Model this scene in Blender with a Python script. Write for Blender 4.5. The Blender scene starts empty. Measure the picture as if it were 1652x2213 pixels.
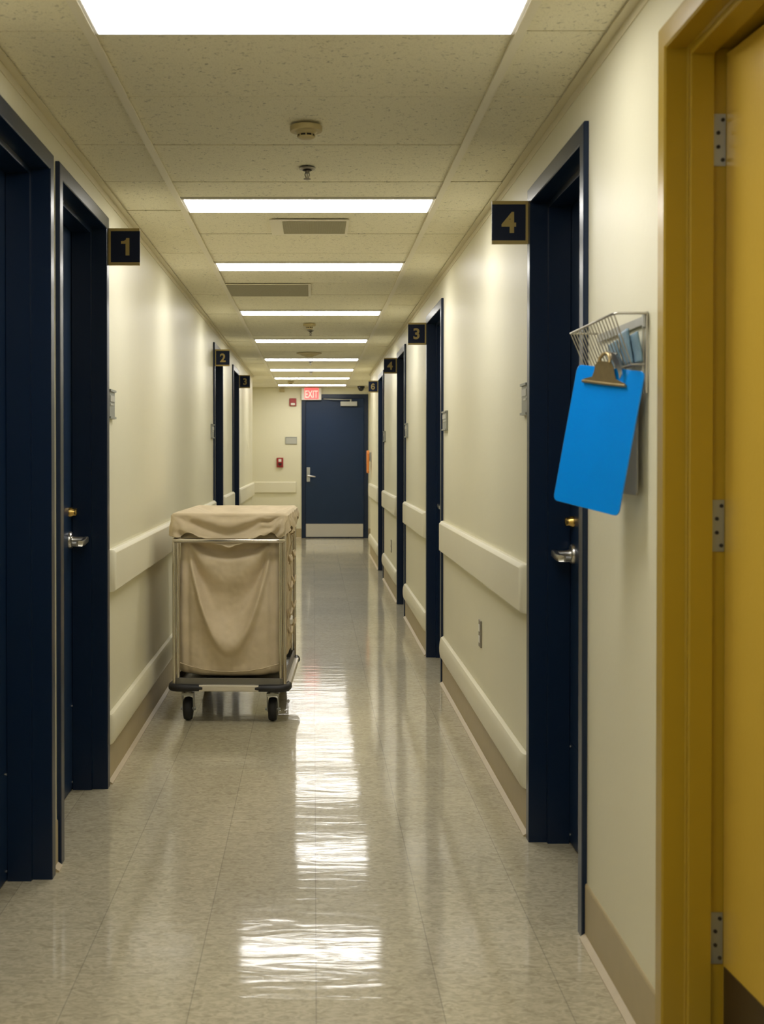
import bpy, bmesh, math, random
from mathutils import Vector, Matrix, noise

random.seed(7)
SC = bpy.context.scene
COL = SC.collection
PI = math.pi

# ------------------------------------------------------------------ room measures (metres)
XL, XR = -0.793, 0.717          # corridor wall faces
HC = 2.263                      # ceiling height
CAM_H = 1.27
Y_BACK, Y_END = -1.6, 19.15
Y_LEND, Y_REND = 16.5, 16.0     # where the side walls step back before the end wall
XL2, XR2 = -0.95, 0.865
TEE_L, TEE_R = -0.529, 0.487
TILE = 0.5544
ROW0 = 3.022                    # a cross joint of the ceiling grid
WT = 0.165                      # wall thickness


# ------------------------------------------------------------------ materials
def nt(name):
    m = bpy.data.materials.new(name)
    m.use_nodes = True
    t = m.node_tree
    b = t.nodes['Principled BSDF']
    return m, t, b


def lk(t, a, b):
    t.links.new(a, b)


def plain(name, col, rough=0.5, metal=0.0, spec=0.5, bump=0.0, bscale=60.0, coat=0.0, var=0.0, vscale=8.0):
    m, t, b = nt(name)
    b.inputs['Base Color'].default_value = (*col, 1)
    b.inputs['Roughness'].default_value = rough
    b.inputs['Metallic'].default_value = metal
    b.inputs['Specular IOR Level'].default_value = spec
    b.inputs['Coat Weight'].default_value = coat
    tc = t.nodes.new('ShaderNodeTexCoord')
    if var > 0:
        n = t.nodes.new('ShaderNodeTexNoise')
        n.inputs['Scale'].default_value = vscale
        n.inputs['Detail'].default_value = 5
        lk(t, tc.outputs['Object'], n.inputs['Vector'])
        mx = t.nodes.new('ShaderNodeMix')
        mx.data_type = 'RGBA'
        mx.inputs[6].default_value = (*[c * (1 - var) for c in col], 1)
        mx.inputs[7].default_value = (*[min(1, c * (1 + var)) for c in col], 1)
        lk(t, n.outputs['Fac'], mx.inputs[0])
        lk(t, mx.outputs[2], b.inputs['Base Color'])
    if bump > 0:
        n = t.nodes.new('ShaderNodeTexNoise')
        n.inputs['Scale'].default_value = bscale
        n.inputs['Detail'].default_value = 4
        lk(t, tc.outputs['Object'], n.inputs['Vector'])
        bp = t.nodes.new('ShaderNodeBump')
        bp.inputs['Strength'].default_value = bump
        bp.inputs['Distance'].default_value = 0.004
        lk(t, n.outputs['Fac'], bp.inputs['Height'])
        lk(t, bp.outputs['Normal'], b.inputs['Normal'])
    return m


def emissive(name, col, strength):
    m, t, b = nt(name)
    b.inputs['Base Color'].default_value = (*col, 1)
    b.inputs['Emission Color'].default_value = (*col, 1)
    b.inputs['Emission Strength'].default_value = strength
    return m


LIGHT = 15.8
M = {}
M['wall'] = plain('cream_wall_paint', (0.72, 0.69, 0.52), 0.42, spec=0.29, bump=0.12, bscale=55, var=0.025, vscale=3)
M['guard'] = plain('cream_vinyl', (0.73, 0.695, 0.535), 0.38, spec=0.4, bump=0.06, bscale=300, var=0.02, vscale=6)
M['base'] = plain('tan_rubber_base', (0.42, 0.345, 0.20), 0.45, var=0.08, vscale=20)
M['toe'] = plain('pale_base_toe', (0.53, 0.45, 0.32), 0.45, var=0.08, vscale=30)
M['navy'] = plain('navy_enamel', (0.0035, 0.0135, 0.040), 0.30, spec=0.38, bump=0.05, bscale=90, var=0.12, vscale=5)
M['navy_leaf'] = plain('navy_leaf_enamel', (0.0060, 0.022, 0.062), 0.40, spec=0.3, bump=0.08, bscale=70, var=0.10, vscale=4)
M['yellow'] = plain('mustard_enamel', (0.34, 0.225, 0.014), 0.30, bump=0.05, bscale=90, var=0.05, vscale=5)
M['yellow_lit'] = plain('mustard_enamel_lit', (0.56, 0.38, 0.055), 0.28, bump=0.08, bscale=80, var=0.05, vscale=5)  # frame's mustard with a paler base colour, standing in for light on the leaf
M['brown'] = plain('brown_kick_plate', (0.045, 0.028, 0.012), 0.4)
M['steel'] = plain('brushed_steel', (0.58, 0.57, 0.54), 0.28, metal=1.0, bump=0.03, bscale=200)
M['chrome'] = plain('chrome_tube', (0.66, 0.62, 0.56), 0.2, metal=1.0)
M['dull_steel'] = plain('dull_galvanised', (0.42, 0.43, 0.41), 0.42, metal=0.9, var=0.1, vscale=20)
M['hinge'] = plain('hinge_steel', (0.34, 0.36, 0.36), 0.4, metal=0.85)
M['brass'] = plain('brass', (0.62, 0.42, 0.13), 0.25, metal=1.0)
M['bronze'] = plain('bronze_clip', (0.40, 0.31, 0.16), 0.35, metal=0.7, var=0.2, vscale=60)
M['rubber'] = plain('black_rubber', (0.012, 0.012, 0.014), 0.45)
M['tyre'] = plain('caster_tyre', (0.005, 0.005, 0.006), 0.55)
M['tee'] = plain('ceiling_tee_paint', (0.84, 0.80, 0.67), 0.5)
M['angle'] = plain('ceiling_angle_paint', (0.68, 0.63, 0.47), 0.5)
M['fixture'] = plain('fixture_white', (0.75, 0.73, 0.66), 0.4)
M['glow'] = emissive('lamp_diffuser', (1.0, 0.975, 0.94), LIGHT)
M['detector'] = plain('beige_plastic', (0.50, 0.42, 0.22), 0.45)
M['dark'] = plain('dark_slot', (0.012, 0.009, 0.006), 0.7)
M['sprk'] = plain('sprinkler_metal', (0.30, 0.28, 0.25), 0.35, metal=1.0)
M['signnavy'] = plain('sign_navy', (0.004, 0.010, 0.034), 0.5, spec=0.25)
M['gold'] = plain('sign_gold', (0.40, 0.305, 0.10), 0.5, var=0.05, vscale=40)
M['plaque'] = plain('grey_plaque', (0.24, 0.25, 0.22), 0.35)
M['plaque_in'] = plain('plaque_insert', (0.42, 0.42, 0.37), 0.3)
M['red'] = plain('fire_red', (0.30, 0.012, 0.012), 0.35)
M['white'] = plain('white_plastic', (0.78, 0.76, 0.70), 0.4)
M['exit_red'] = emissive('exit_letters', (1.0, 0.13, 0.13), 0.95)
M['exit_face'] = emissive('exit_face', (1.0, 0.52, 0.44), 0.9)
M['orange'] = plain('orange_plastic', (0.72, 0.24, 0.05), 0.45)
M['blue'] = plain('blue_acrylic', (0.0, 0.24, 0.80), 0.30, coat=0.3, var=0.05, vscale=10)
M['grey_board'] = plain('grey_board', (0.20, 0.19, 0.165), 0.5)
M['wire'] = plain('wire_steel', (0.50, 0.48, 0.43), 0.35, metal=0.9)
M['packet'] = plain('pale_blue_packet', (0.16, 0.27, 0.36), 0.45, var=0.3, vscale=60)
M['alu'] = plain('cream_aluminium', (0.66, 0.61, 0.51), 0.35, metal=0.25)
M['deck'] = plain('cart_deck', (0.20, 0.19, 0.165), 0.4, metal=0.5, var=0.15, vscale=12)
M['black'] = plain('black_dome', (0.01, 0.01, 0.01), 0.15)
M['outlet'] = plain('outlet_steel', (0.28, 0.25, 0.20), 0.4, metal=0.5)


def mat_tiles():
    m, t, b = nt('acoustic_ceiling_tile')
    b.inputs['Roughness'].default_value = 0.85
    b.inputs['Specular IOR Level'].default_value = 0.2
    tc = t.nodes.new('ShaderNodeTexCoord')
    # fissures: stretched noise threshold + small pinholes
    mp = t.nodes.new('ShaderNodeMapping')
    mp.inputs['Scale'].default_value = (1.0, 1.0, 1.0)
    lk(t, tc.outputs['Object'], mp.inputs['Vector'])
    n1 = t.nodes.new('ShaderNodeTexNoise')
    n1.inputs['Scale'].default_value = 75
    n1.inputs['Detail'].default_value = 3
    n1.inputs['Distortion'].default_value = 1.2
    lk(t, mp.outputs[0], n1.inputs['Vector'])
    r1 = t.nodes.new('ShaderNodeValToRGB')
    r1.color_ramp.elements[0].position = 0.30
    r1.color_ramp.elements[0].color = (0.55, 0.55, 0.55, 1)
    r1.color_ramp.elements[1].position = 0.40
    r1.color_ramp.elements[1].color = (1, 1, 1, 1)
    lk(t, n1.outputs['Fac'], r1.inputs[0])
    n2 = t.nodes.new('ShaderNodeTexNoise')
    n2.inputs['Scale'].default_value = 260
    n2.inputs['Detail'].default_value = 2
    lk(t, tc.outputs['Object'], n2.inputs['Vector'])
    r2 = t.nodes.new('ShaderNodeValToRGB')
    r2.color_ramp.elements[0].position = 0.32
    r2.color_ramp.elements[0].color = (0.84, 0.84, 0.84, 1)
    r2.color_ramp.elements[1].position = 0.46
    r2.color_ramp.elements[1].color = (1, 1, 1, 1)
    lk(t, n2.outputs['Fac'], r2.inputs[0])
    mu = t.nodes.new('ShaderNodeMix')
    mu.data_type = 'RGBA'
    mu.blend_type = 'MULTIPLY'
    mu.inputs[0].default_value = 1
    lk(t, r1.outputs[0], mu.inputs[6])
    lk(t, r2.outputs[0], mu.inputs[7])
    mc = t.nodes.new('ShaderNodeMix')
    mc.data_type = 'RGBA'
    mc.blend_type = 'MULTIPLY'
    mc.inputs[0].default_value = 1
    mc.inputs[6].default_value = (0.88, 0.845, 0.685, 1)
    lk(t, mu.outputs[2], mc.inputs[7])
    lk(t, mc.outputs[2], b.inputs['Base Color'])
    bp = t.nodes.new('ShaderNodeBump')
    bp.inputs['Strength'].default_value = 0.3
    bp.inputs['Distance'].default_value = 0.003
    lk(t, mu.outputs[2], bp.inputs['Height'])
    lk(t, bp.outputs['Normal'], b.inputs['Normal'])
    return m


def mat_floor():
    m, t, b = nt('waxed_vinyl_tile_floor')
    tc = t.nodes.new('ShaderNodeTexCoord')
    S = 0.29
    mp = t.nodes.new('ShaderNodeMapping')
    mp.inputs['Location'].default_value = (-0.006 / S, -5.996 / S, 0)
    mp.inputs['Scale'].default_value = (1 / S, 1 / S, 1)
    lk(t, tc.outputs['Object'], mp.inputs['Vector'])
    sep = t.nodes.new('ShaderNodeSeparateXYZ')
    lk(t, mp.outputs[0], sep.inputs[0])

    def math_(op, a, bb=None, c=None):
        n = t.nodes.new('ShaderNodeMath')
        n.operation = op
        for i, v in enumerate((a, bb, c)):
            if v is None:
                continue
            if isinstance(v, (int, float)):
                n.inputs[i].default_value = v
            else:
                lk(t, v, n.inputs[i])
        return n.outputs[0]
    lines = []
    for ax in (0, 1):
        fr = math_('FRACT', sep.outputs[ax])
        d = math_('ABSOLUTE', math_('SUBTRACT', fr, 0.5))
        lines.append(math_('GREATER_THAN', d, 0.4962))
    seam = math_('MAXIMUM', lines[0], math_('MULTIPLY', lines[1], 0.75))
    # per-tile tone
    fl = t.nodes.new('ShaderNodeVectorMath')
    fl.operation = 'FLOOR'
    lk(t, mp.outputs[0], fl.inputs[0])
    wn = t.nodes.new('ShaderNodeTexWhiteNoise')
    wn.noise_dimensions = '2D'
    lk(t, fl.outputs[0], wn.inputs['Vector'])
    # mottling
    mps = t.nodes.new('ShaderNodeMapping')
    mps.inputs['Scale'].default_value = (1.0, 1.7, 1)
    lk(t, tc.outputs['Object'], mps.inputs['Vector'])
    n1 = t.nodes.new('ShaderNodeTexNoise')
    n1.inputs['Scale'].default_value = 34
    n1.inputs['Detail'].default_value = 6
    n1.inputs['Distortion'].default_value = 1.5
    lk(t, mps.outputs[0], n1.inputs['Vector'])
    rp = t.nodes.new('ShaderNodeValToRGB')
    e = rp.color_ramp.elements
    e[0].position = 0.30
    e[0].color = (0.35, 0.307, 0.20, 1)
    e[1].position = 0.62
    e[1].color = (0.55, 0.50, 0.36, 1)
    lk(t, n1.outputs['Fac'], rp.inputs[0])
    n3 = t.nodes.new('ShaderNodeTexNoise')
    n3.inputs['Scale'].default_value = 1.6
    n3.inputs['Detail'].default_value = 3
    lk(t, tc.outputs['Object'], n3.inputs['Vector'])
    tone = math_('ADD', math_('MULTIPLY', wn.outputs['Value'], 0.10), math_('ADD', math_('MULTIPLY', n3.outputs['Fac'], 0.25), 0.83))
    tone = math_('MULTIPLY', tone, math_('SUBTRACT', 1.0, math_('MULTIPLY', seam, 0.38)))
    mc = t.nodes.new('ShaderNodeMix')
    mc.data_type = 'RGBA'
    mc.blend_type = 'MULTIPLY'
    mc.inputs[0].default_value = 1
    lk(t, rp.outputs[0], mc.inputs[6])
    lk(t, tone, mc.inputs[7])
    lk(t, mc.outputs[2], b.inputs['Base Color'])
    b.inputs['Roughness'].default_value = 0.5
    # wax coat: clear gloss with slow waves
    b.inputs['Coat Weight'].default_value = 0.9
    b.inputs['Coat Roughness'].default_value = 0.075
    b.inputs['Coat IOR'].default_value = 1.44
    b.inputs['Specular IOR Level'].default_value = 0.3
    mpw = t.nodes.new('ShaderNodeMapping')
    mpw.inputs['Scale'].default_value = (0.8, 3.2, 1)
    lk(t, tc.outputs['Object'], mpw.inputs['Vector'])
    nw = t.nodes.new('ShaderNodeTexNoise')
    nw.inputs['Scale'].default_value = 4.5
    nw.inputs['Distortion'].default_value = 0.8
    nw.inputs['Detail'].default_value = 3
    lk(t, mpw.outputs[0], nw.inputs['Vector'])
    bp = t.nodes.new('ShaderNodeBump')
    bp.inputs['Strength'].default_value = 0.35
    bp.inputs['Distance'].default_value = 0.0022
    lk(t, nw.outputs['Fac'], bp.inputs['Height'])
    lk(t, bp.outputs['Normal'], b.inputs['Coat Normal'])
    return m


def mat_canvas():
    m, t, b = nt('beige_canvas')
    b.inputs['Roughness'].default_value = 0.9
    b.inputs['Specular IOR Level'].default_value = 0.15
    b.inputs['Sheen Weight'].default_value = 0.1
    tc = t.nodes.new('ShaderNodeTexCoord')
    n = t.nodes.new('ShaderNodeTexNoise')
    n.inputs['Scale'].default_value = 14
    n.inputs['Detail'].default_value = 6
    lk(t, tc.outputs['Object'], n.inputs['Vector'])
    r = t.nodes.new('ShaderNodeValToRGB')
    r.color_ramp.elements[0].position = 0.3
    r.color_ramp.elements[0].color = (0.54, 0.45, 0.305, 1)
    r.color_ramp.elements[1].position = 0.7
    r.color_ramp.elements[1].color = (0.63, 0.53, 0.375, 1)
    lk(t, n.outputs['Fac'], r.inputs[0])
    lk(t, r.outputs[0], b.inputs['Base Color'])
    n2 = t.nodes.new('ShaderNodeTexNoise')
    n2.inputs['Scale'].default_value = 500
    lk(t, tc.outputs['Object'], n2.inputs['Vector'])
    bp = t.nodes.new('ShaderNodeBump')
    bp.inputs['Strength'].default_value = 0.15
    bp.inputs['Distance'].default_value = 0.001
    lk(t, n2.outputs['Fac'], bp.inputs['Height'])
    lk(t, bp.outputs['Normal'], b.inputs['Normal'])
    return m


def mat_grille(name, ca, cb):
    m, t, b = nt(name)
    tc = t.nodes.new('ShaderNodeTexCoord')
    sep = t.nodes.new('ShaderNodeSeparateXYZ')
    lk(t, tc.outputs['Object'], sep.inputs[0])
    facs = []
    for ax in (0, 1):
        mu = t.nodes.new('ShaderNodeMath')
        mu.operation = 'MULTIPLY'
        mu.inputs[1].default_value = 220
        lk(t, sep.outputs[ax], mu.inputs[0])
        fr = t.nodes.new('ShaderNodeMath')
        fr.operation = 'FRACT'
        lk(t, mu.outputs[0], fr.inputs[0])
        gt = t.nodes.new('ShaderNodeMath')
        gt.operation = 'GREATER_THAN'
        gt.inputs[1].default_value = 0.25
        lk(t, fr.outputs[0], gt.inputs[0])
        facs.append(gt.outputs[0])
    an = t.nodes.new('ShaderNodeMath')
    an.operation = 'MULTIPLY'
    lk(t, facs[0], an.inputs[0])
    lk(t, facs[1], an.inputs[1])
    mx = t.nodes.new('ShaderNodeMix')
    mx.data_type = 'RGBA'
    mx.inputs[6].default_value = (*ca, 1)
    mx.inputs[7].default_value = (*cb, 1)
    lk(t, an.outputs[0], mx.inputs[0])
    lk(t, mx.outputs[2], b.inputs['Base Color'])
    b.inputs['Roughness'].default_value = 0.6
    return m


M['tiles'] = mat_tiles()
M['floor'] = mat_floor()
M['canvas'] = mat_canvas()
M['grille'] = mat_grille('perforated_grille', (0.42, 0.39, 0.27), (0.24, 0.22, 0.14))


# ------------------------------------------------------------------ mesh building
class MB:
    def __init__(self):
        self.bm = bmesh.new()
        self.mi = 0

    def face(self, vs):
        try:
            f = self.bm.faces.new(vs)
            f.material_index = self.mi
            return f
        except ValueError:
            return None

    def box(self, x0, x1, y0, y1, z0, z1):
        v = [self.bm.verts.new(p) for p in ((x0, y0, z0), (x1, y0, z0), (x1, y1, z0), (x0, y1, z0),
                                            (x0, y0, z1), (x1, y0, z1), (x1, y1, z1), (x0, y1, z1))]
        for q in ((0, 3, 2, 1), (4, 5, 6, 7), (0, 1, 5, 4), (1, 2, 6, 5), (2, 3, 7, 6), (3, 0, 4, 7)):
            self.face([v[i] for i in q])
        return self

    def rings(self, rings, closed=True, cap=True):
        R = [[self.bm.verts.new(p) for p in r] for r in rings]
        n = len(R[0])
        for a, b in zip(R[:-1], R[1:]):
            for i in range(n if closed else n - 1):
                j = (i + 1) % n
                self.face([a[i], a[j], b[j], b[i]])
        if cap and closed:
            self.face(R[0][::-1])
            self.face(R[-1])
        return R

    def tube(self, pts, r, n=12, loop=False):
        pts = [Vector(p) for p in pts]
        k = len(pts)
        rr = r if isinstance(r, (list, tuple)) else [r] * k
        rings = []
        prev = None
        for i, p in enumerate(pts):
            if loop:
                d = (pts[(i + 1) % k] - pts[i - 1]).normalized()
            elif i == 0:
                d = (pts[1] - pts[0]).normalized()
            elif i == k - 1:
                d = (pts[-1] - pts[-2]).normalized()
            else:
                d = ((pts[i + 1] - p).normalized() + (p - pts[i - 1]).normalized()).normalized()
            if prev is None:
                a = Vector((0, 0, 1)) if abs(d.z) < 0.9 else Vector((1, 0, 0))
                u = d.cross(a).normalized()
            else:
                u = (prev - d * prev.dot(d)).normalized()
            prev = u
            w = d.cross(u)
            rings.append([p + (u * math.cos(2 * PI * j / n) + w * math.sin(2 * PI * j / n)) * rr[i] for j in range(n)])
        if loop:
            rings.append(rings[0])
        self.rings(rings, cap=not loop)
        return self

    def lathe(self, prof, c, axis='z', n=28):
        """prof: (radius, offset along axis)"""
        c = Vector(c)
        rings = []
        for r, o in prof:
            ring = []
            for j in range(n):
                a = 2 * PI * j / n
                ca, sa = r * math.cos(a), r * math.sin(a)
                if axis == 'z':
                    v = Vector((ca, sa, o))
                elif axis == 'x':
                    v = Vector((o, ca, sa))
                else:
                    v = Vector((sa, o, ca))
                ring.append(c + v)
            rings.append(ring)
        self.rings(rings)
        return self

    def prism(self, poly, frame, d0, d1):
        """poly: 2-D outline; frame(u, v, d) -> 3-D point"""
        self.rings([[Vector(frame(u, v, d0)) for u, v in poly], [Vector(frame(u, v, d1)) for u, v in poly]])
        return self

    def build(self, name, mats, parent=None, smooth=None, bevel=0.0, seg=2, local=False, solid=0.0, sub=0):
        bm = self.bm
        bmesh.ops.remove_doubles(bm, verts=bm.verts, dist=1e-6)
        bmesh.ops.recalc_face_normals(bm, faces=bm.faces)
        if parent is not None and not local:
            bmesh.ops.translate(bm, verts=bm.verts, vec=-world_loc(parent))
        me = bpy.data.meshes.new(name)
        bm.to_mesh(me)
        bm.free()
        for m_ in (mats if isinstance(mats, (list, tuple)) else [mats]):
            me.materials.append(m_)
        o = bpy.data.objects.new(name, me)
        COL.objects.link(o)
        if parent is not None:
            o.parent = parent
        if smooth:
            for p in me.polygons:
                p.use_smooth = True
            me.set_sharp_from_angle(angle=math.radians(smooth))
        if solid:
            md = o.modifiers.new('thickness', 'SOLIDIFY')
            md.thickness = solid
            md.offset = 0
        if sub:
            md = o.modifiers.new('sub', 'SUBSURF')
            md.levels = sub
            md.render_levels = sub
        if bevel:
            md = o.modifiers.new('bevel', 'BEVEL')
            md.width = bevel
            md.segments = seg
            md.limit_method = 'ANGLE'
            md.angle_limit = math.radians(40)
        return o


def world_loc(o):
    v = Vector(o.location)
    while o.parent is not None:
        o = o.parent
        v = v + Vector(o.location)
    return v


def tag(o, label=None, cat=None, group=None, kind=None):
    if label:
        o['label'] = label
    if cat:
        o['category'] = cat
    if group:
        o['group'] = group
    if kind:
        o['kind'] = kind
    return o


def empty(name, loc, label=None, cat=None, group=None, kind=None, rz=0.0):
    o = bpy.data.objects.new(name, None)
    o.empty_display_size = 0.1
    o.location = loc
    o.rotation_euler = (0, 0, rz)
    COL.objects.link(o)
    return tag(o, label, cat, group, kind)


def S(v):
    return 1 if v else -1


# ------------------------------------------------------------------ doors: where they are
# side, near outer edge, far outer edge, top
DOORS = [
    ('L', 2.89, 3.830, 2.165),    # partly out of frame, nearest left
    ('L', 3.915, 4.857, 2.168),   # 1
    ('L', 10.05, 11.00, 2.150),   # 2
    ('L', 12.40, 13.36, 2.140),   # 3
    ('R', 1.66, 2.615, 2.135),    # mustard
    ('R', 3.320, 4.195, 2.136),   # 4
    ('R', 7.017, 7.970, 2.128),   # 3
    ('R', 9.860, 10.77, 2.120),   # far 4
    ('R', 12.89, 13.87, 2.120),   # 6
]


def grid_wall(u_edges, v_edges, hole, fr, d0, d1):
    """panel of thickness d0..d1 made of grid cells, leaving out the cells where hole(u, v)"""
    mb = MB()
    vs = {}

    def V(i, j, k):
        if (i, j, k) not in vs:
            vs[(i, j, k)] = mb.bm.verts.new(fr(u_edges[i], v_edges[j], d0 if k == 0 else d1))
        return vs[(i, j, k)]
    nu, nv = len(u_edges) - 1, len(v_edges) - 1

    def solid(i, j):
        if not (0 <= i < nu and 0 <= j < nv):
            return False
        return not hole((u_edges[i] + u_edges[i + 1]) / 2, (v_edges[j] + v_edges[j + 1]) / 2)
    for i in range(nu):
        for j in range(nv):
            if not solid(i, j):
                continue
            q = [(i, j), (i + 1, j), (i + 1, j + 1), (i, j + 1)]
            mb.face([V(a_, b_, 0) for a_, b_ in q])
            mb.face([V(a_, b_, 1) for a_, b_ in q][::-1])
            for (e0, e1, ni, nj) in ((q[0], q[1], i, j - 1), (q[1], q[2], i + 1, j), (q[2], q[3], i, j + 1), (q[3], q[0], i - 1, j)):
                if not solid(ni, nj):
                    mb.face([V(*e0, 0), V(*e0, 1), V(*e1, 1), V(*e1, 0)])
    return mb


def wall_from(side, y0, y1, name, label):
    ops = sorted([(a + 0.02, b - 0.02, t - 0.02) for s, a, b, t in DOORS if s == side])
    ue = sorted({y0, y1} | {v for o_ in ops for v in o_[:2]})
    ve = sorted({0.0, HC + 0.06} | {o_[2] for o_ in ops})
    x0 = XL if side == 'L' else XR
    x1 = x0 - WT if side == 'L' else x0 + WT
    mb = grid_wall(ue, ve, lambda u, v: any(a < u < b and v < t for a, b, t in ops), lambda u, v, d: (d, u, v), x0, x1)
    tag(mb.build(name, M['wall']), label, 'wall', kind='structure')


wall_from('L', Y_BACK, Y_LEND, 'wall_left', 'long cream painted corridor wall on the left')
wall_from('R', Y_BACK, Y_REND, 'wall_right', 'long cream painted corridor wall on the right')


def struct_box(name, b, mat, label, cat):
    o = MB().box(*b).build(name, mat)
    return tag(o, label, cat, kind='structure')


struct_box('wall_left', (XL2 - 0.12, XL2, Y_LEND, Y_END, 0, HC + 0.06), M['wall'], 'short set-back cream wall left of the exit door', 'wall')
struct_box('wall_right', (XR2, XR2 + 0.12, Y_REND, Y_END, 0, HC + 0.06), M['wall'], 'short set-back cream wall right of the exit door', 'wall')
EDX0, EDX1, EDTOP = -0.181, 0.821, 2.165   # end door frame outer
mb = grid_wall([-1.1, EDX0 + 0.02, EDX1 - 0.02, 1.0], [0, EDTOP - 0.02, HC + 0.06], lambda u, v: EDX0 < u < EDX1 and v < EDTOP - 0.02,
               lambda u, v, d: (u, d, v), Y_END, Y_END + 0.16)
tag(mb.build('wall_end', M['wall']), 'cream wall at the far end of the corridor around the exit door', 'wall', kind='structure')
struct_box('wall_back', (XL - 0.1, XR + 0.1, Y_BACK - 0.12, Y_BACK, 0, HC + 0.06), M['wall'], 'cream wall closing the corridor behind the viewer', 'wall')

o = MB().box(-1.2, 1.1, Y_BACK - 0.1, Y_END + 0.2, -0.06, 0.0).build('floor', M['floor'])
tag(o, 'glossy waxed beige vinyl tile floor of the corridor', 'floor', kind='structure')

# ------------------------------------------------------------------ ceiling
light_n = [-7, -3, 0, 4, 7, 11, 15, 19, 22, 25, 28]  # negative rows: unseen panels added to brighten the near end
ceil = empty('ceiling', (0, 0, HC), 'suspended ceiling of speckled beige acoustic tiles', 'ceiling', kind='structure')
lit_rows = set(light_n)
mb = MB()
GAP = 0.004
rng = random.Random(3)
for k in range(-9, 31):
    y0, y1 = ROW0 + (k - 1) * TILE, ROW0 + k * TILE
    if y0 > Y_END + 0.1 or y1 < Y_BACK - 0.2:
        continue
    y1c = min(y1, Y_END)
    xl, xr = (XL, XR) if y0 < Y_REND - 0.2 else (XL2, XR2)
    for (xa, xb) in ((xl, TEE_L), (TEE_L, TEE_R), (TEE_R, xr)):
        dz = rng.uniform(0, 0.003)
        ya = y0 + GAP
        yb = y1c - GAP
        if xa == TEE_L and k in lit_rows:
            yb = (y0 + y1) / 2 - 0.004
        if yb - ya < 0.02:
            continue
        mb.box(xa, xb, ya, yb, HC + 0.0045 + dz, HC + 0.020)
mb.build('ceiling_tiles', M['tiles'], ceil)
mb = MB()
for x in (TEE_L, TEE_R):
    mb.box(x - 0.012, x + 0.012, Y_BACK, Y_END, HC - 0.004, HC + 0.001)
mb.build('ceiling_tee', M['tee'], ceil)


def wall_angle(name, x, s, y0, y1, label):
    # L section: horizontal flange under the tiles and a leg against the wall
    mb = MB()
    pr = [(0, 0), (0.026, 0), (0.026, -0.003), (0.003, -0.003), (0.003, -0.026), (0, -0.026)]
    mb.prism(pr, lambda u, v, d: (x + s * u, d, HC + v + 0.001), y0, y1)
    tag(mb.build(name, M['angle']), label, 'trim', kind='structure')


wall_angle('trim_1', XL, 1, Y_BACK, Y_LEND, 'beige metal ceiling edge trim along the left wall')
wall_angle('trim_2', XR, -1, Y_BACK, Y_REND, 'beige metal ceiling edge trim along the right wall')

# ------------------------------------------------------------------ ceiling lights

LLAB = {
    0: 'large bright ceiling light panel cut off by the top of the photo',
    4: 'bright ceiling light panel just beyond the nearer sprinkler',
    7: 'bright ceiling light panel between the two flat air grilles',
    11: 'bright ceiling light panel between the wide air grille and the farther smoke detector',
    15: 'bright ceiling light panel just beyond the smoke detector with a sprinkler under it',
    19: 'bright ceiling light panel just beyond the round air diffuser',
    22: 'bright ceiling light panel third from the end wall',
    25: 'bright ceiling light panel second from the end wall',
    28: 'bright ceiling light panel nearest the end wall above the exit sign',
    -3: 'added ceiling light panel above the viewer, unseen, to brighten the near corridor',
    -7: 'added ceiling light panel behind the viewer, unseen, to brighten the near corridor',
}
for n in light_n:
    yf = ROW0 + n * TILE
    y0, y1 = yf - TILE / 2 + 0.002, yf - 0.002
    x0, x1 = TEE_L + 0.012, TEE_R - 0.012
    f = empty('ceiling_light', ((x0 + x1) / 2, (y0 + y1) / 2, HC), LLAB[n], 'ceiling light', 'rectangular ceiling light panels')
    mb = MB()
    w = 0.011
    pr = [(0, 0), (w, 0.0), (w, 0.02), (0, 0.02)]
    rings = []
    for (o_, dz) in pr:
        z = HC - 0.003 + dz
        rings.append([(x0 + o_, y0 + o_, z), (x1 - o_, y0 + o_, z), (x1 - o_, y1 - o_, z), (x0 + o_, y1 - o_, z)])
    rings.append(rings[0])
    mb.rings(rings, cap=False)
    mb.build('fixture_frame', M['fixture'], f)
    mb = MB()
    mb.box(x0 + w, x1 - w, y0 + w, y1 - w, HC - 0.0045, HC + 0.012)
    mb.build('diffuser', M['glow'], f)


# ------------------------------------------------------------------ door building
def wp(side):
    """maps (depth into wall, y, z) to world; depth<0 is out in the corridor"""
    if side == 'L':
        return lambda d, y, z: (XL - d, y, z)
    return lambda d, y, z: (XR + d, y, z)


def frame_mesh(mb, P, a, b, top, prof):
    rings = []
    pts = [(lambda o: (a + o, 0.0)), (lambda o: (a + o, top - o)), (lambda o: (b - o, top - o)), (lambda o: (b - o, 0.0))]
    for fn in pts:
        rings.append([Vector(P(d, *fn(o))) for o, d in prof])
    mb.rings(rings)


PROF = [(0, -0.0005), (0, -0.012), (0.004, -0.014), (0.048, -0.014), (0.051, -0.012), (0.051, 0.044), (0.067, 0.046), (0.067, 0.116),
        (0.051, 0.116), (0.051, WT), (0.021, WT), (0.021, -0.0005)]
LEAF_D = 0.118


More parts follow.
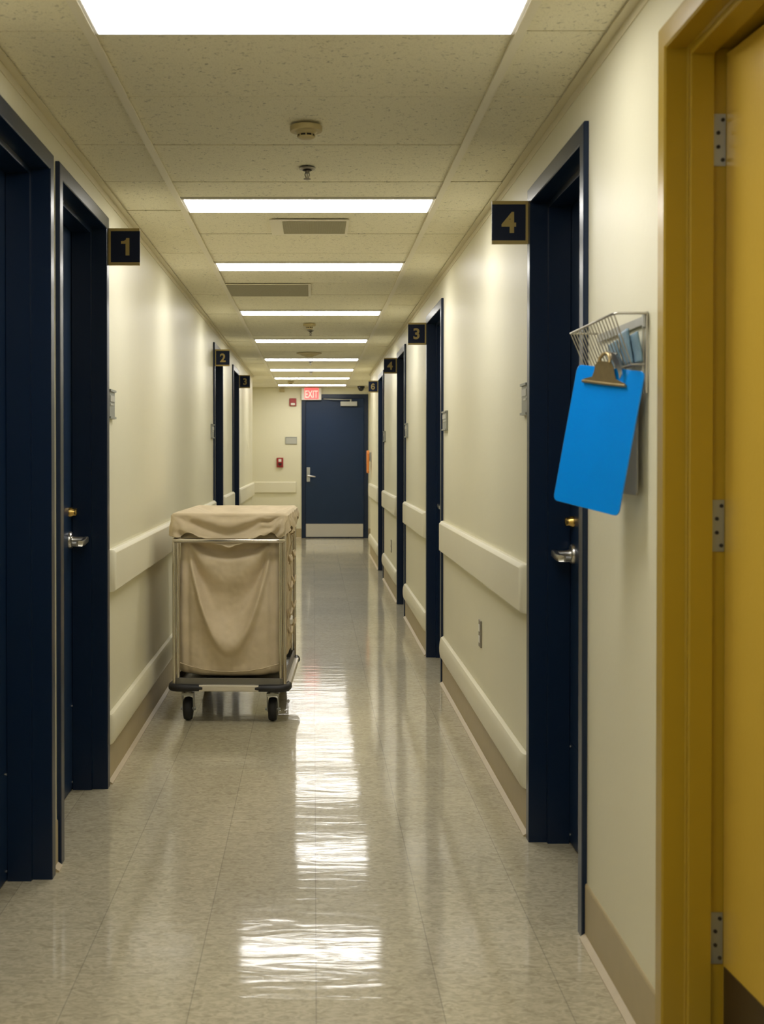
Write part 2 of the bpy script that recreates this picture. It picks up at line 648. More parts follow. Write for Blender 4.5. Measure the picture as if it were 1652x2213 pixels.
def lever_set(P, leaf, y, z, dsurf, toward, bolt=True, proj=0.062, ln=0.11):
    """lever handle with rose, and brass deadbolt, on a leaf whose face is at depth dsurf"""
    mb = MB()
    c = Vector(P(dsurf, y, z))
    ax = Vector(P(dsurf - 1, y, z)) - c          # outward
    def at(o, yy, zz):
        return Vector(P(dsurf - o, y + yy, z + zz))
    # rose
    rings = []
    for r, o_ in ((0.033, 0.0), (0.033, 0.006), (0.029, 0.011), (0.016, 0.012), (0.014, 0.020), (0.0125, proj - 0.004), (0.0125, proj + 0.004)):
        rings.append([at(o_, r * math.cos(2 * PI * j / 24), r * math.sin(2 * PI * j / 24)) for j in range(24)])
    mb.rings(rings)
    # lever arm: rounded rectangular section, drops a little, returns towards the door at its tip
    path = [(proj, 0.012, 0.002, 0.011), (proj, -0.02, 0.0, 0.012), (proj + 0.002, -0.06, -0.004, 0.0115), (proj - 0.002, -ln + 0.012, -0.006, 0.011), (proj - 0.014, -ln, -0.006, 0.010), (proj - 0.03, -ln - 0.002, -0.006, 0.009)]
    rings = []
    for i, (o_, yy, zz, h) in enumerate(path):
        ring = []
        for j in range(12):
            a_ = 2 * PI * j / 12
            cx, cz = math.cos(a_), math.sin(a_)
            cx = math.copysign(abs(cx) ** 0.5, cx) * 0.0085
            cz = math.copysign(abs(cz) ** 0.5, cz) * h
            if i < 4:
                ring.append(at(o_ + cx, toward * -yy, zz + cz))
            else:
                ring.append(at(o_, toward * -(yy + cx), zz + cz))
        rings.append(ring)
    mb.rings(rings)
    h = mb.build('door_handle', M['steel'], leaf, smooth=40)
    h['label'] = 'steel lever handle'
    if bolt:
        mb = MB()
        z2 = z + 0.104
        rings = []
        for r, o_ in ((0.019, 0.0), (0.018, 0.010), (0.0145, 0.016), (0.0145, 0.026), (0.012, 0.028)):
            rings.append([Vector(P(dsurf - o_, y + r * math.cos(2 * PI * j / 24), z2 + r * math.sin(2 * PI * j / 24))) for j in range(24)])
        mb.rings(rings)
        k = mb.build('deadbolt', M['brass'], leaf, smooth=40)
        k['label'] = 'brass deadbolt cylinder'


def navy_door(i, num, label, hinge_near=True):
    side, a, b, top = DOORS[i]
    P = wp(side)
    root = empty('door_%d' % num, P(0, (a + b) / 2, 0), label, 'door', kind='structure')
    mb = MB()
    frame_mesh(mb, P, a, b, top, PROF)
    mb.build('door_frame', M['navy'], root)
    mb = MB()
    la, lb, lt = a + 0.054, b - 0.054, top - 0.054
    A, B = P(LEAF_D, la, 0.008), P(LEAF_D + 0.044, lb, lt)
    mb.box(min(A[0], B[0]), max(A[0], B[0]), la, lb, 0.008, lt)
    leaf = mb.build('door_leaf', M['navy_leaf'], root)
    # kick plate with screws
    mb = MB()
    A, B = P(LEAF_D - 0.0015, la + 0.02, 0), P(LEAF_D - 0.0002, lb - 0.02, 0)
    mb.box(min(A[0], B[0]), max(A[0], B[0]), la + 0.016, lb - 0.016, 0.02, 0.335)
    kp = mb.build('kick_plate', M['navy_leaf'], leaf)
    mb = MB()
    for yy in (la + 0.028, lb - 0.028):
        for zz in (0.035, 0.322):
            c = P(LEAF_D - 0.003, yy, zz)
            mb.lathe([(0.004, -0.0014), (0.004, 0.0014)], c, 'x', 10)
    mb.build('screw', M['steel'], leaf)
    hy = lb - 0.062 if hinge_near else la + 0.062
    lever_set(P, leaf, hy, 0.948, LEAF_D, -1 if hinge_near else 1)
    return root


navy_door(0, 1, 'navy door in a recessed frame, cut off by the left edge of the photo', False)
navy_door(1, 2, 'navy door under the number 1 sign, nearest full door on the left wall')
navy_door(2, 3, 'navy door under the number 2 sign on the left wall behind the laundry cart')
navy_door(3, 4, 'navy door beside the farthest sign on the left wall, number 3')
navy_door(5, 5, 'navy door under the large number 4 sign, beside the blue clipboard')
navy_door(6, 6, 'navy door beside the number 3 sign on the right wall')
navy_door(7, 7, 'navy door beside the smaller, farther number 4 sign on the right wall')
navy_door(8, 8, 'navy door beside the number 6 sign, farthest along the right wall')

# ---- mustard door, nearest on the right
side, a, b, top = DOORS[4]
P = wp('R')
root = empty('door_9', P(0, (a + b) / 2, 0), 'mustard yellow door and frame at the right edge of the photo, slightly ajar', 'door', kind='structure')
YPROF = [(0, -0.0005), (0, -0.010), (0.004, -0.012), (0.046, -0.012), (0.050, -0.008), (0.050, 0.033), (0.053, 0.036), (0.063, 0.036), (0.066, 0.039),
         (0.066, 0.083), (0.050, 0.083), (0.050, 0.175), (0.021, 0.175), (0.021, -0.0005)]
mb = MB()
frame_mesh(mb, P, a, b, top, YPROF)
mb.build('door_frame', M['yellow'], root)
# leaf hinged on the far jamb, ajar into the room by 4.3 degrees
hx, hy = XR + 0.112, b - 0.052
ang = math.radians(4.3)
ly = Vector((math.sin(ang), -math.cos(ang), 0))     # along the leaf from the hinge towards the viewer
ln_ = Vector((math.cos(ang), math.sin(ang), 0))     # leaf thickness, into the room
Wl = b - a - 0.108


def LP(u, t, z):
    return Vector((hx, hy, z)) + ly * u + ln_ * t


mb = MB()
mb.prism([(0, 0.01), (Wl, 0.01), (Wl, top - 0.062), (0, top - 0.062)], lambda u, v, d: LP(u, d, v), 0, 0.044)
leaf = mb.build('door_leaf', M['yellow_lit'], root, bevel=0.0015)
mb = MB()
mb.prism([(0.008, 0.03), (Wl - 0.02, 0.03), (Wl - 0.02, 0.235), (0.008, 0.235)], lambda u, v, d: LP(u, d, v), -0.0018, -0.0002)
o = mb.build('kick_plate', M['brown'], leaf)
o['label'] = 'dark brown kick plate'
for zc in (1.90, 1.125, 0.29):
    mb = MB()
    hh = 0.052
    mb.box(XR + 0.087, XR + 0.111, b - 0.0525, b - 0.0505, zc - hh, zc + hh)
    hg = mb.build('hinge', M['hinge'], root)
    hg['label'] = 'grey steel hinge'
    mb = MB()
    for dz in (-0.04, -0.014, 0.014, 0.04):
        mb.lathe([(0.004, -0.001), (0.004, 0.001)], (XR + (0.096 if abs(dz) < 0.03 else 0.105), b - 0.0532, zc + dz), 'y', 12)
    mb.build('screw', M['dark'], hg)
lever_set(lambda d, y, z: LP(hy - y, d, z), leaf, hy - Wl + 0.062, 0.948, 0.0, 1)

# ---- exit door at the end
root = empty('door_10', ((EDX0 + EDX1) / 2, Y_END, 0), 'navy exit door with a steel kick plate at the end of the corridor', 'door', kind='structure')
Pe = lambda d, x, z: (x, Y_END + d, z)
mb = MB()
EPROF = [(0, -0.0005), (0, -0.014), (0.058, -0.014), (0.060, -0.012), (0.060, 0.07), (0.021, 0.07), (0.021, -0.0005)]
frame_mesh(mb, Pe, EDX0, EDX1, EDTOP, EPROF)
mb.build('door_frame', M['navy'], root)
lx0, lx1, lz1 = EDX0 + 0.063, EDX1 - 0.063, EDTOP - 0.064
leaf = MB().box(lx0, lx1, Y_END + 0.006, Y_END + 0.05, 0.008, lz1).build('door_leaf', M['navy_leaf'], root)
o = MB().box(lx0 + 0.004, lx1 - 0.012, Y_END + 0.0035, Y_END + 0.0058, 0.02, 0.215).build('kick_plate', M['steel'], leaf)
o['label'] = 'brushed steel kick plate'
mb = MB().box(-0.105, -0.052, Y_END - 0.004, Y_END + 0.0058, 0.848, 1.065)
o = mb.build('lock_plate', M['dull_steel'], leaf, bevel=0.004)
mb = MB()
c = Vector((-0.078, Y_END - 0.004, 0.935))
mb.lathe([(0.018, 0.0), (0.018, -0.012), (0.011, -0.016), (0.011, -0.055)], c, 'y', 20)
mb.tube([c + Vector((-0.008, -0.05, 0.006)), c + Vector((0.03, -0.052, 0.0)), c + Vector((0.075, -0.052, -0.008)), c + Vector((0.105, -0.046, -0.012))], [0.013, 0.013, 0.011, 0.009], 12)
mb.build('door_handle', M['steel'], leaf, smooth=40)
mb = MB().box(0.404, 0.654, Y_END - 0.056, Y_END + 0.0058, 1.985, 2.055)
cl = mb.build('door_closer', M['plaque_in'], leaf, bevel=0.006)
cl['label'] = 'silver door closer box'
mb = MB()
mb.tube([(0.56, Y_END - 0.03, 2.056), (0.56, Y_END - 0.03, 2.088)], 0.013, 14)
mb.tube([(0.56, Y_END - 0.03, 2.082), (0.36, Y_END - 0.10, 2.082), (0.15, Y_END - 0.02, 2.092)], 0.007, 10)
mb.build('closer_arm', M['dull_steel'], cl, smooth=40)


# ------------------------------------------------------------------ baseboards, wall guards, bumper guards
def run_y(prof, x, s, y0, y1):
    mb = MB()
    mb.prism(prof, lambda u, v, d: (x + s * u, d, v), y0, y1)
    return mb


BASE = [(0, 0), (0.021, 0.0), (0.021, 0.004), (0.006, 0.014), (0.006, 0.140), (0.004, 0.145), (0, 0.145)]


def baseboard(name, x, s, y0, y1, label):
    mb = MB()
    mb.prism(BASE, lambda u, v, d: (x + s * u, d, v), y0, y1)
    for f in mb.bm.faces:
        zs = [v.co.z for v in f.verts]
        f.material_index = 1 if max(zs) < 0.0155 else 0
    tag(mb.build(name, [M['base'], M['toe']]), label, 'baseboard', kind='structure')


def wall_guard(x, s, y0, y1, label):
    z0, z1 = 0.737, 0.902
    prof = [(0, z0), (0.024, z0), (0.031, z0 + 0.007), (0.031, z1 - 0.014), (0.019, z1), (0, z1)]
    mb = MB()
    ey = 0.035
    rings = []
    # rounded return at both ends
    for y, k in ((y0, 0.25), (y0 + 0.008, 0.62), (y0 + 0.02, 0.9), (y0 + ey, 1.0), (y1 - ey, 1.0), (y1 - 0.02, 0.9), (y1 - 0.008, 0.62), (y1, 0.25)):
        rings.append([Vector((x + s * u * k, y, v)) for u, v in prof])
    mb.rings(rings)
    o = mb.build('wall_guard', M['guard'], smooth=30, bevel=0.002)
    tag(o, label, 'wall guard', 'flat cream wall guards at hip height')


def bumper(x, s, y0, y1, label):
    z0, z1 = 0.148, 0.268
    x = x + s * 0.0012
    mb = MB()
    prof = [(0, z0)]
    for i in range(11):
        a_ = -PI / 2 + PI * i / 10
        prof.append((0.005 + 0.024 * max(0, math.cos(a_)) ** 0.6, (z0 + z1) / 2 + (z1 - z0) / 2 * math.sin(a_)))
    prof.append((0, z1))
    rings = []
    for y, k in ((y0, 0.1), (y0 + 0.006, 0.55), (y0 + 0.02, 0.88), (y0 + 0.045, 1.0), (y1 - 0.045, 1.0), (y1 - 0.02, 0.88), (y1 - 0.006, 0.55), (y1, 0.1)):
        rings.append([Vector((x + s * u * k, y, v)) for u, v in prof])
    mb.rings(rings)
    o = mb.build('bumper_guard', M['guard'], smooth=35)
    tag(o, label, 'bumper guard', 'rounded cream bumper guards above the baseboard')


RSEG = [(4.205, 7.007, 'between the near number 4 door and the number 3 door'),
        (7.985, 9.850, 'between the number 3 door and the farther number 4 door'),
        (10.785, 12.88, 'between the farther number 4 door and the number 6 door'),
        (13.885, 15.99, 'beyond the number 6 door')]
for y0, y1, w in RSEG:
    baseboard('baseboard_right', XR, -1, y0, y1, 'tan rubber baseboard on the right wall ' + w)
    wall_guard(XR, -1, y0 + 0.02, y1 - 0.02, 'flat wall guard, right wall, ' + w)
    bumper(XR, -1, y0 + 0.03, y1 - 0.02, 'rounded low bumper, right wall, ' + w)
LSEG = [(4.872, 10.04, 'between the number 1 and number 2 doors'),
        (11.015, 12.39, 'between the number 2 and number 3 doors'),
        (13.375, 16.49, 'beyond the number 3 door')]
for y0, y1, w in LSEG:
    baseboard('baseboard_left', XL, 1, y0, y1, 'tan rubber baseboard on the left wall ' + w)
    wall_guard(XL, 1, y0 + 0.005, y1 - 0.02, 'flat wall guard, left wall, ' + w)
    bumper(XL, 1, y0 + 0.004, y1 - 0.02, 'rounded low bumper, left wall, ' + w)
baseboard('baseboard_right', XR, -1, 2.618, 3.317, 'tan rubber baseboard on the right wall beside the mustard door frame')
baseboard('baseboard_left', XL, 1, 3.845, 3.903, 'short bit of tan rubber baseboard between the two nearest left doors')
baseboard('baseboard_left', XL, 1, Y_BACK, 2.88, 'tan rubber baseboard on the left wall behind the viewer')
baseboard('baseboard_right', XR, -1, Y_BACK, 1.65, 'tan rubber baseboard on the right wall behind the viewer')


def end_base(x0, x1, label):
    mb = MB()
    mb.prism(BASE, lambda u, v, d: (d, Y_END - u, v), x0, x1)
    for f in mb.bm.faces:
        f.material_index = 1 if max(v.co.z for v in f.verts) < 0.0155 else 0
    tag(mb.build('baseboard_end', [M['base'], M['toe']]), label, 'baseboard', kind='structure')


end_base(XL2, EDX0 - 0.002, 'tan rubber baseboard on the end wall left of the exit door')
end_base(EDX1 + 0.002, XR2, 'tan rubber baseboard on the end wall right of the exit door')
z0, z1 = 0.683, 0.85
mb = MB()
prof = [(0, z0), (0.024, z0), (0.031, z0 + 0.007), (0.031, z1 - 0.014), (0.019, z1), (0, z1)]
rings = []
for x, k in ((XL2 + 0.005, 1.0), (-0.29, 1.0), (-0.268, 0.85), (-0.256, 0.3)):
    rings.append([Vector((x, Y_END - u * k, v)) for u, v in prof])
mb.rings(rings)
o = mb.build('wall_guard', M['guard'], smooth=30)
tag(o, 'flat cream wall guard on the end wall left of the exit door', 'wall guard', 'flat cream wall guards at hip height')


# ------------------------------------------------------------------ numbered flag signs
def text_mesh(txt, size, extr, bold=0.0):
    cu = bpy.data.curves.new('t', 'FONT')
    cu.body = txt
    cu.size = size
    cu.extrude = extr
    cu.offset = bold
    cu.align_x = 'CENTER'
    cu.align_y = 'CENTER'
    ob = bpy.data.objects.new('t', cu)
    COL.objects.link(ob)
    dg = bpy.context.evaluated_depsgraph_get()
    me = bpy.data.meshes.new_from_object(ob.evaluated_get(dg))
    bpy.data.objects.remove(ob)
    bpy.data.curves.remove(cu)
    # centre on its own bounding box
    xs = [v.co.x for v in me.vertices]
    ys = [v.co.y for v in me.vertices]
    cx, cy = (min(xs) + max(xs)) / 2, (min(ys) + max(ys)) / 2
    for v in me.vertices:
        v.co.x -= cx
        v.co.y -= cy
    return me


def flag_sign(side, y, zc, num, label, w=0.118, h=0.140):
    s = 1 if side == 'L' else -1
    xw = (XL if side == 'L' else XR)
    x_in = xw + s * 0.0145           # on the face of the door frame
    x_out = xw + s * (0.0145 + w)
    xm = (x_in + x_out) / 2
    root = empty('number_sign', (x_in, y, zc), label, 'sign', 'navy and gold numbered flag signs by the doors')
    xa, xb = min(x_in, x_out), max(x_in, x_out)
    MB().box(xa + (0.006 if s > 0 else 0), xb - (0 if s > 0 else 0.006), y - 0.0045, y + 0.0045, zc - h / 2 + 0.011, zc + h / 2 - 0.011).build('panel', M['signnavy'], root)
    for zz in (zc + h / 2 - 0.011, zc - h / 2):
        MB().box(xa, xb, y - 0.0065, y + 0.0065, zz, zz + 0.011).build('trim_bar', M['gold'], root)
    q0, q1 = (x_in, x_in + s * 0.008)
    MB().box(min(q0, q1), max(q0, q1), y - 0.008, y + 0.008, zc - h / 2 + 0.0005, zc + h / 2 - 0.0005).build('bracket', M['gold'], root)
    if num == '1':
        nb = MB()
        k = 0.066
        outl = [(0.02, -0.5), (0.24, -0.5), (0.24, 0.5), (0.06, 0.5), (0.03, 0.40), (-0.06, 0.335), (-0.24, 0.32), (-0.24, 0.17), (0.02, 0.17)]
        nb.prism([(u_ * k, v_ * k) for u_, v_ in outl], lambda u, v, d: (u, v, d), -0.0008, 0.0008)
        bmesh.ops.recalc_face_normals(nb.bm, faces=nb.bm.faces)
        me = bpy.data.meshes.new('number')
        nb.bm.to_mesh(me)
        nb.bm.free()
    elif num == '6':
        nb = MB()
        k = 0.066
        path = [(0.205, 0.22), (0.17, 0.35), (0.06, 0.425), (-0.07, 0.40), (-0.17, 0.29), (-0.222, 0.12), (-0.232, -0.08)]
        path += [(0.232 * math.cos(a_) - 0.0, -0.185 + 0.238 * math.sin(a_)) for a_ in [PI + 2 * PI * i_ / 22 for i_ in range(1, 24)]]
        hw = 0.088
        rings_ = []
        for i_, (px_, py_) in enumerate(path):
            a0, a1 = path[max(0, i_ - 1)], path[min(len(path) - 1, i_ + 1)]
            tx, ty = a1[0] - a0[0], a1[1] - a0[1]
            L_ = math.hypot(tx, ty)
            nx_, ny_ = -ty / L_ * hw, tx / L_ * hw
            rings_.append([Vector(((px_ + sg * nx_) * k, (py_ + sg * ny_) * k, zz)) for sg, zz in ((-1, -0.0008), (1, -0.0008), (1, 0.0008), (-1, 0.0008))])
        nb.rings(rings_)
        bmesh.ops.recalc_face_normals(nb.bm, faces=nb.bm.faces)
        me = bpy.data.meshes.new('number')
        nb.bm.to_mesh(me)
        nb.bm.free()
    else:
        me = text_mesh(num, 0.092, 0.0008, 0.0026)
    me.materials.append(M['gold'])
    for sy, rot in ((-1, 0.0), (1, PI)):
        o = bpy.data.objects.new('number', me)
        COL.objects.link(o)
        o.parent = root
        o.location = (xm + s * 0.004 - x_in, sy * 0.0053, 0)
        o.rotation_euler = (PI / 2, 0, rot)
    return root


flag_sign('L', 4.847, 2.056, '1', 'navy flag sign with a gold number 1 on the left wall')
flag_sign('L', 10.07, 2.028, '2', 'navy flag sign with a gold number 2 on the left wall', 0.114, 0.132)
flag_sign('L', 13.345, 2.026, '3', 'small navy flag sign with a gold number 3 on the left wall', 0.112, 0.137)
flag_sign('R', 4.180, 2.027, '4', 'large navy flag sign with a gold number 4 beside the near right door')
flag_sign('R', 7.955, 2.019, '3', 'navy flag sign with a gold number 3 on the right wall', 0.112, 0.137)
flag_sign('R', 10.755, 2.013, '4', 'smaller navy flag sign with a gold number 4, farther along the right wall', 0.108, 0.133)
flag_sign('R', 13.855, 2.001, '6', 'small navy flag sign with a gold number 6 near the exit door', 0.104, 0.131)


# ------------------------------------------------------------------ small wall plaques
def room_plaque(side, y0, y1, zc, h, label):
    P = wp(side)
    root = empty('room_plaque', P(0, (y0 + y1) / 2, zc), label, 'plaque', 'small grey room plaques beside the doors')

    def bx(d0, d1, a, b, z0, z1):
        A, B = P(d0, a, z0), P(d1, b, z1)
        return MB().box(min(A[0], B[0]), max(A[0], B[0]), a, b, z0, z1)
    bx(-0.010, -0.0004, y0, y1, zc - h / 2, zc + h / 2).build('backplate', M['plaque'], root, bevel=0.0015)
    for zz in (zc + h / 2 - 0.009, zc - h / 2 + 0.001):
        bx(-0.016, -0.0102, y0 - 0.002, y1 + 0.002, zz, zz + 0.008).build('rail', M['plaque'], root)
    bx(-0.0125, -0.0102, y0 + 0.012, y1 - 0.012, zc + 0.010, zc + 0.033).build('insert', M['plaque_in'], root)
    bx(-0.0125, -0.0102, y0 + 0.012, y1 - 0.05, zc - 0.005, zc + 0.002).build('insert', M['plaque_in'], root)


room_plaque('L', 4.885, 5.015, 1.462, 0.114, 'grey room plaque on the left wall beside the number 1 door')
room_plaque('L', 9.80, 10.00, 1.445, 0.112, 'grey room plaque on the left wall just before the number 2 door')
room_plaque('R', 4.215, 4.325, 1.453, 0.108, 'grey room plaque on the right wall beside the near number 4 door')
room_plaque('R', 6.78, 6.975, 1.448, 0.106, 'grey room plaque on the right wall just before the number 3 door')
room_plaque('R', 9.64, 9.82, 1.448, 0.108, 'grey room plaque on the right wall just before the farther number 4 door')
room_plaque('R', 12.66, 12.85, 1.443, 0.106, 'grey room plaque on the right wall just before the number 6 door')

# plaque on the end wall
root = empty('room_plaque', (-0.34, Y_END, 1.47), 'grey metal plaque on the end wall left of the exit door', 'plaque', 'small grey room plaques beside the doors')
MB().box(-0.425, -0.251, Y_END - 0.012, Y_END + 0.0005, 1.413, 1.524).build('backplate', M['plaque'], root, bevel=0.002)
MB().box(-0.413, -0.258, Y_END - 0.0145, Y_END - 0.0122, 1.419, 1.508).build('insert', M['plaque_in'], root)


def outlet(y, zc, label, h=0.115, w=0.07):
    root = empty('wall_outlet', (XR, y, zc), label, 'outlet', 'wall outlets low on the right wall')
    MB().box(XR - 0.006, XR - 0.0004, y - w / 2, y + w / 2, zc - h / 2, zc + h / 2).build('cover_plate', M['outlet'], root, bevel=0.0015)
    for dz in (-0.024, 0.024):
        MB().box(XR - 0.0085, XR - 0.0062, y - 0.017, y + 0.017, zc + dz - 0.015, zc + dz + 0.015).build('socket', M['white'], root, bevel=0.001)


outlet(5.44, 0.50, 'steel wall outlet low on the right wall before the number 3 door')
outlet(11.7, 0.42, 'small wall outlet far along the right wall before the number 6 door')


# ------------------------------------------------------------------ ceiling devices
def smoke_detector(x, y, r, label):
    root = empty('smoke_detector', (x, y, HC), label, 'smoke detector', 'round beige ceiling detectors')
    k = r / 0.05
    MB().lathe([(r * 0.94, 0.0), (r, -0.003 * k), (r, -0.016 * k), (r * 0.97, -0.018 * k), (r * 0.7, -0.019 * k), (r * 0.56, -0.026 * k), (r * 0.54, -0.027 * k)], (x, y, HC + 0.001)).build('base', M['detector'], root, smooth=40)
    MB().lathe([(r * 0.5, -0.0255 * k), (r * 0.5, -0.034 * k)], (x, y, HC + 0.001)).build('dark_slot', M['dark'], root)
    mb = MB()
    for j in range(8):
        a_ = 2 * PI * (j + 0.5) / 8 + 0.39
        cx, cy = x + r * 0.52 * math.cos(a_), y + r * 0.52 * math.sin(a_)
        mb.tube([(cx, cy, HC - 0.0255 * k), (cx, cy, HC - 0.0345 * k)], 0.0022 * k, 8)
    mb.build('slot_bars', M['detector'], root)
    MB().lathe([(r * 0.54, -0.0335 * k), (r * 0.52, -0.037 * k), (r * 0.38, -0.0405 * k), (r * 0.1, -0.042 * k)], (x, y, HC + 0.001)).build('cap', M['detector'], root, smooth=40)
    return root


smoke_detector(-0.0225, 3.87, 0.049, 'large beige smoke detector on the ceiling nearest the viewer')
smoke_detector(-0.032, 9.75, 0.048, 'round beige smoke detector farther along the ceiling, above a sprinkler')
smoke_detector(-0.315, 17.55, 0.045, 'small beige detector left of centre, between the last two light panels')


def sprinkler(x, y, label, k=1.0):
    root = empty('sprinkler', (x, y, HC), label, 'sprinkler', 'ceiling fire sprinklers')
    z = HC + 0.001
    MB().lathe([(0.029 * k, 0.0), (0.029 * k, -0.002), (0.025 * k, -0.0055), (0.0175 * k, -0.007)], (x, y, z)).build('escutcheon', M['sprk'], root, smooth=35)
    MB().lathe([(0.017 * k, -0.0065), (0.016 * k, -0.009)], (x, y, z)).build('dark_gap', M['dark'], root)
    mb = MB()
    mb.lathe([(0.008 * k, -0.008), (0.008 * k, -0.018 * k), (0.006 * k, -0.02 * k)], (x, y, z))
    mb.build('body', M['sprk'], root, smooth=35)
    mb = MB()
    for s in (-1, 1):
        mb.tube([(x + s * 0.0065 * k, y, z - 0.017 * k), (x + s * 0.008 * k, y, z - 0.024 * k), (x + s * 0.003 * k, y, z - 0.036 * k), (x, y, z - 0.038 * k)], 0.0019 * k, 8)
    mb.tube([(x, y, z - 0.018 * k), (x, y, z - 0.036 * k)], 0.0015 * k, 8)
    mb.build('yoke', M['sprk'], root, smooth=40)
    MB().lathe([(0.0125 * k, -0.0375 * k), (0.0125 * k, -0.0395 * k), (0.004 * k, -0.042 * k)], (x, y, z)).build('deflector', M['sprk'], root, smooth=35)


sprinkler(-0.022, 4.44, 'metal ceiling sprinkler nearest the viewer, beyond the smoke detector')
sprinkler(-0.024, 10.28, 'small sprinkler hanging just beyond the farther smoke detector')
sprinkler(-0.032, 13.72, 'tiny sprinkler beyond the round air diffuser')
sprinkler(-0.030, 15.40, 'tiny dark sprinkler between the far light panels', 1.1)

# flat air grilles and round diffuser
root = empty('air_grille', (-0.02, 5.57, HC), 'pale square air grille in the ceiling between the second and third light panels', 'air vent', 'flat ceiling air grilles')
mb = MB()
x0, x1, y0, y1 = -0.188, 0.152, 5.415, 5.775
z = HC - 0.0005
mb.box(x0, x1, y0, y1, HC - 0.003, HC + 0.0015)
mb.build('grille_frame', M['tee'], root)
MB().box(x0 + 0.055, x1 - 0.012, y0 + 0.02, y1 - 0.05, HC - 0.006, HC - 0.0031).build('grille', M['grille'], root, bevel=0.001)
root = empty('air_grille', (-0.27, 7.735, HC), 'wide grey-green air grille in the ceiling beyond the third light panel', 'air vent', 'flat ceiling air grilles')
x0, x1, y0, y1 = TEE_L + 0.013, -0.016, 7.462, 8.008
MB().box(x0, x1, y0, y1, HC - 0.003, HC + 0.0015).build('grille_frame', M['tee'], root)
MB().box(x0 + 0.003, x1 - 0.016, y0 + 0.012, y1 - 0.012, HC - 0.006, HC - 0.0031).build('grille', M['grille'], root, bevel=0.001)
root = empty('air_diffuser', (-0.044, 12.6, HC), 'round cone-shaped air diffuser in the ceiling farther along', 'air vent')
for k, (r, zz) in enumerate(((0.125, 0.0), (0.09, -0.012), (0.055, -0.022))):
    MB().lathe([(r, 0.002), (r, -0.003), (r * 0.72, -0.014), (r * 0.66, -0.012)], (-0.044, 12.6, HC + zz)).build('cone_ring', M['detector'], root, smooth=40)

# dome camera and small beige sensor by the end wall
root = empty('dome_camera', (0.70, 18.75, HC), 'black dome camera on the ceiling right of the exit sign', 'camera')
MB().lathe([(0.055, 0.002), (0.055, -0.022), (0.05, -0.026)], (0.70, 18.75, HC)).build('base', M['black'], root, smooth=40)
MB().lathe([(0.045 * math.cos(i * PI / 18), -0.026 - 0.045 * math.sin(i * PI / 18)) for i in range(9)], (0.70, 18.75, HC)).build('dome', M['black'], root, smooth=60)
mb = MB().box(-0.51, -0.435, Y_END - 0.05, Y_END + 0.0005, 2.195, 2.25)
tag(mb.build('wall_sensor', M['detector'], bevel=0.008), 'small beige sensor box high on the end wall under the ceiling', 'sensor')

# exit sign
ex0, ex1, ez0, ez1 = -0.181, 0.118, 2.075, 2.2595
root = empty('exit_sign', ((ex0 + ex1) / 2, Y_END - 0.06, ez0), 'lit red EXIT sign in a white case above the end door', 'exit sign')
MB().box(ex0, ex1, Y_END - 0.075, Y_END - 0.016, ez0, ez1).build('case', M['white'], root, bevel=0.006)
fx0, fx1 = ex0 + 0.045, ex1 - 0.042
MB().box(fx0, fx1, Y_END - 0.0775, Y_END - 0.0752, ez0 + 0.012, ez1 - 0.004).build('lit_face', M['exit_red'], root)
me = text_mesh('EXIT', 0.155, 0.0008, 0.002)
me.materials.append(M['exit_face'])
xs = [v.co.x for v in me.vertices]
kx = (fx1 - fx0 - 0.022) / (max(xs) - min(xs))
for v in me.vertices:
    v.co.x *= kx
o = bpy.data.objects.new('lettering', me)
COL.objects.link(o)
o.parent = root
o.location = Vector(((fx0 + fx1) / 2, Y_END - 0.0785, (ez0 + ez1) / 2 - 0.004)) - root.location
o.rotation_euler = (PI / 2, 0, 0)

# fire strobe and pull station
root = empty('fire_strobe', (-0.31, Y_END, 2.04), 'red fire alarm strobe with a white lens on the end wall', 'fire alarm')
MB().box(-0.363, -0.259, Y_END - 0.03, Y_END + 0.0005, 1.985, 2.102).build('case', M['red'], root, bevel=0.006)
MB().box(-0.343, -0.279, Y_END - 0.052, Y_END - 0.0302, 1.998, 2.032).build('lens', M['white'], root, bevel=0.009)
root = empty('fire_pull_station', (-0.505, Y_END, 1.13), 'red fire alarm pull station low on the end wall', 'fire alarm')
MB().box(-0.555, -0.455, Y_END - 0.035, Y_END + 0.0005, 1.065, 1.21).build('case', M['red'], root, bevel=0.006)
mb = MB().box(-0.532, -0.478, Y_END - 0.055, Y_END - 0.0355, 1.108, 1.128)
mb.box(-0.513, -0.497, Y_END - 0.055, Y_END - 0.0355, 1.09, 1.1085)
mb.build('pull_handle', M['dark'], root)
MB().box(-0.527, -0.483, Y_END - 0.038, Y_END - 0.0352, 1.15, 1.19).build('faceplate', M['white'], root, bevel=0.003)

# orange board on a grey bracket, seen edge-on at the end of the right wall
root = empty('hanging_board', (XR, 15.85, 1.2), 'narrow orange board hung edge-on from a grey bracket at the far right wall', 'safety board')
MB().box(XR - 0.026, XR - 0.0005, 15.78, 15.92, 1.175, 1.29).build('bracket', M['dull_steel'], root, bevel=0.003)
mb = MB()
outl = [(-0.10, 1.31), (0.10, 1.31), (0.115, 1.27), (0.07, 1.05), (0.04, 1.03), (-0.04, 1.03), (-0.07, 1.05), (-0.115, 1.27)]
mb.prism(outl, lambda u, v, d: (d, 15.85 + u * 0.9, v), XR - 0.054, XR - 0.0265)
mb.build('board', M['orange'], root, bevel=0.004)

# ------------------------------------------------------------------ laundry cart
CX, CY, CROT = -0.381, 6.432, math.radians(-2.2)
cart = empty('laundry_cart', (CX, CY, 0), 'steel laundry cart with a beige canvas bag standing by the left wall', 'laundry cart', rz=CROT)
HX, HY = 0.288, 0.47        # bumper outline half sizes
PX, PY = 0.252, 0.435       # posts
RIM = 0.975


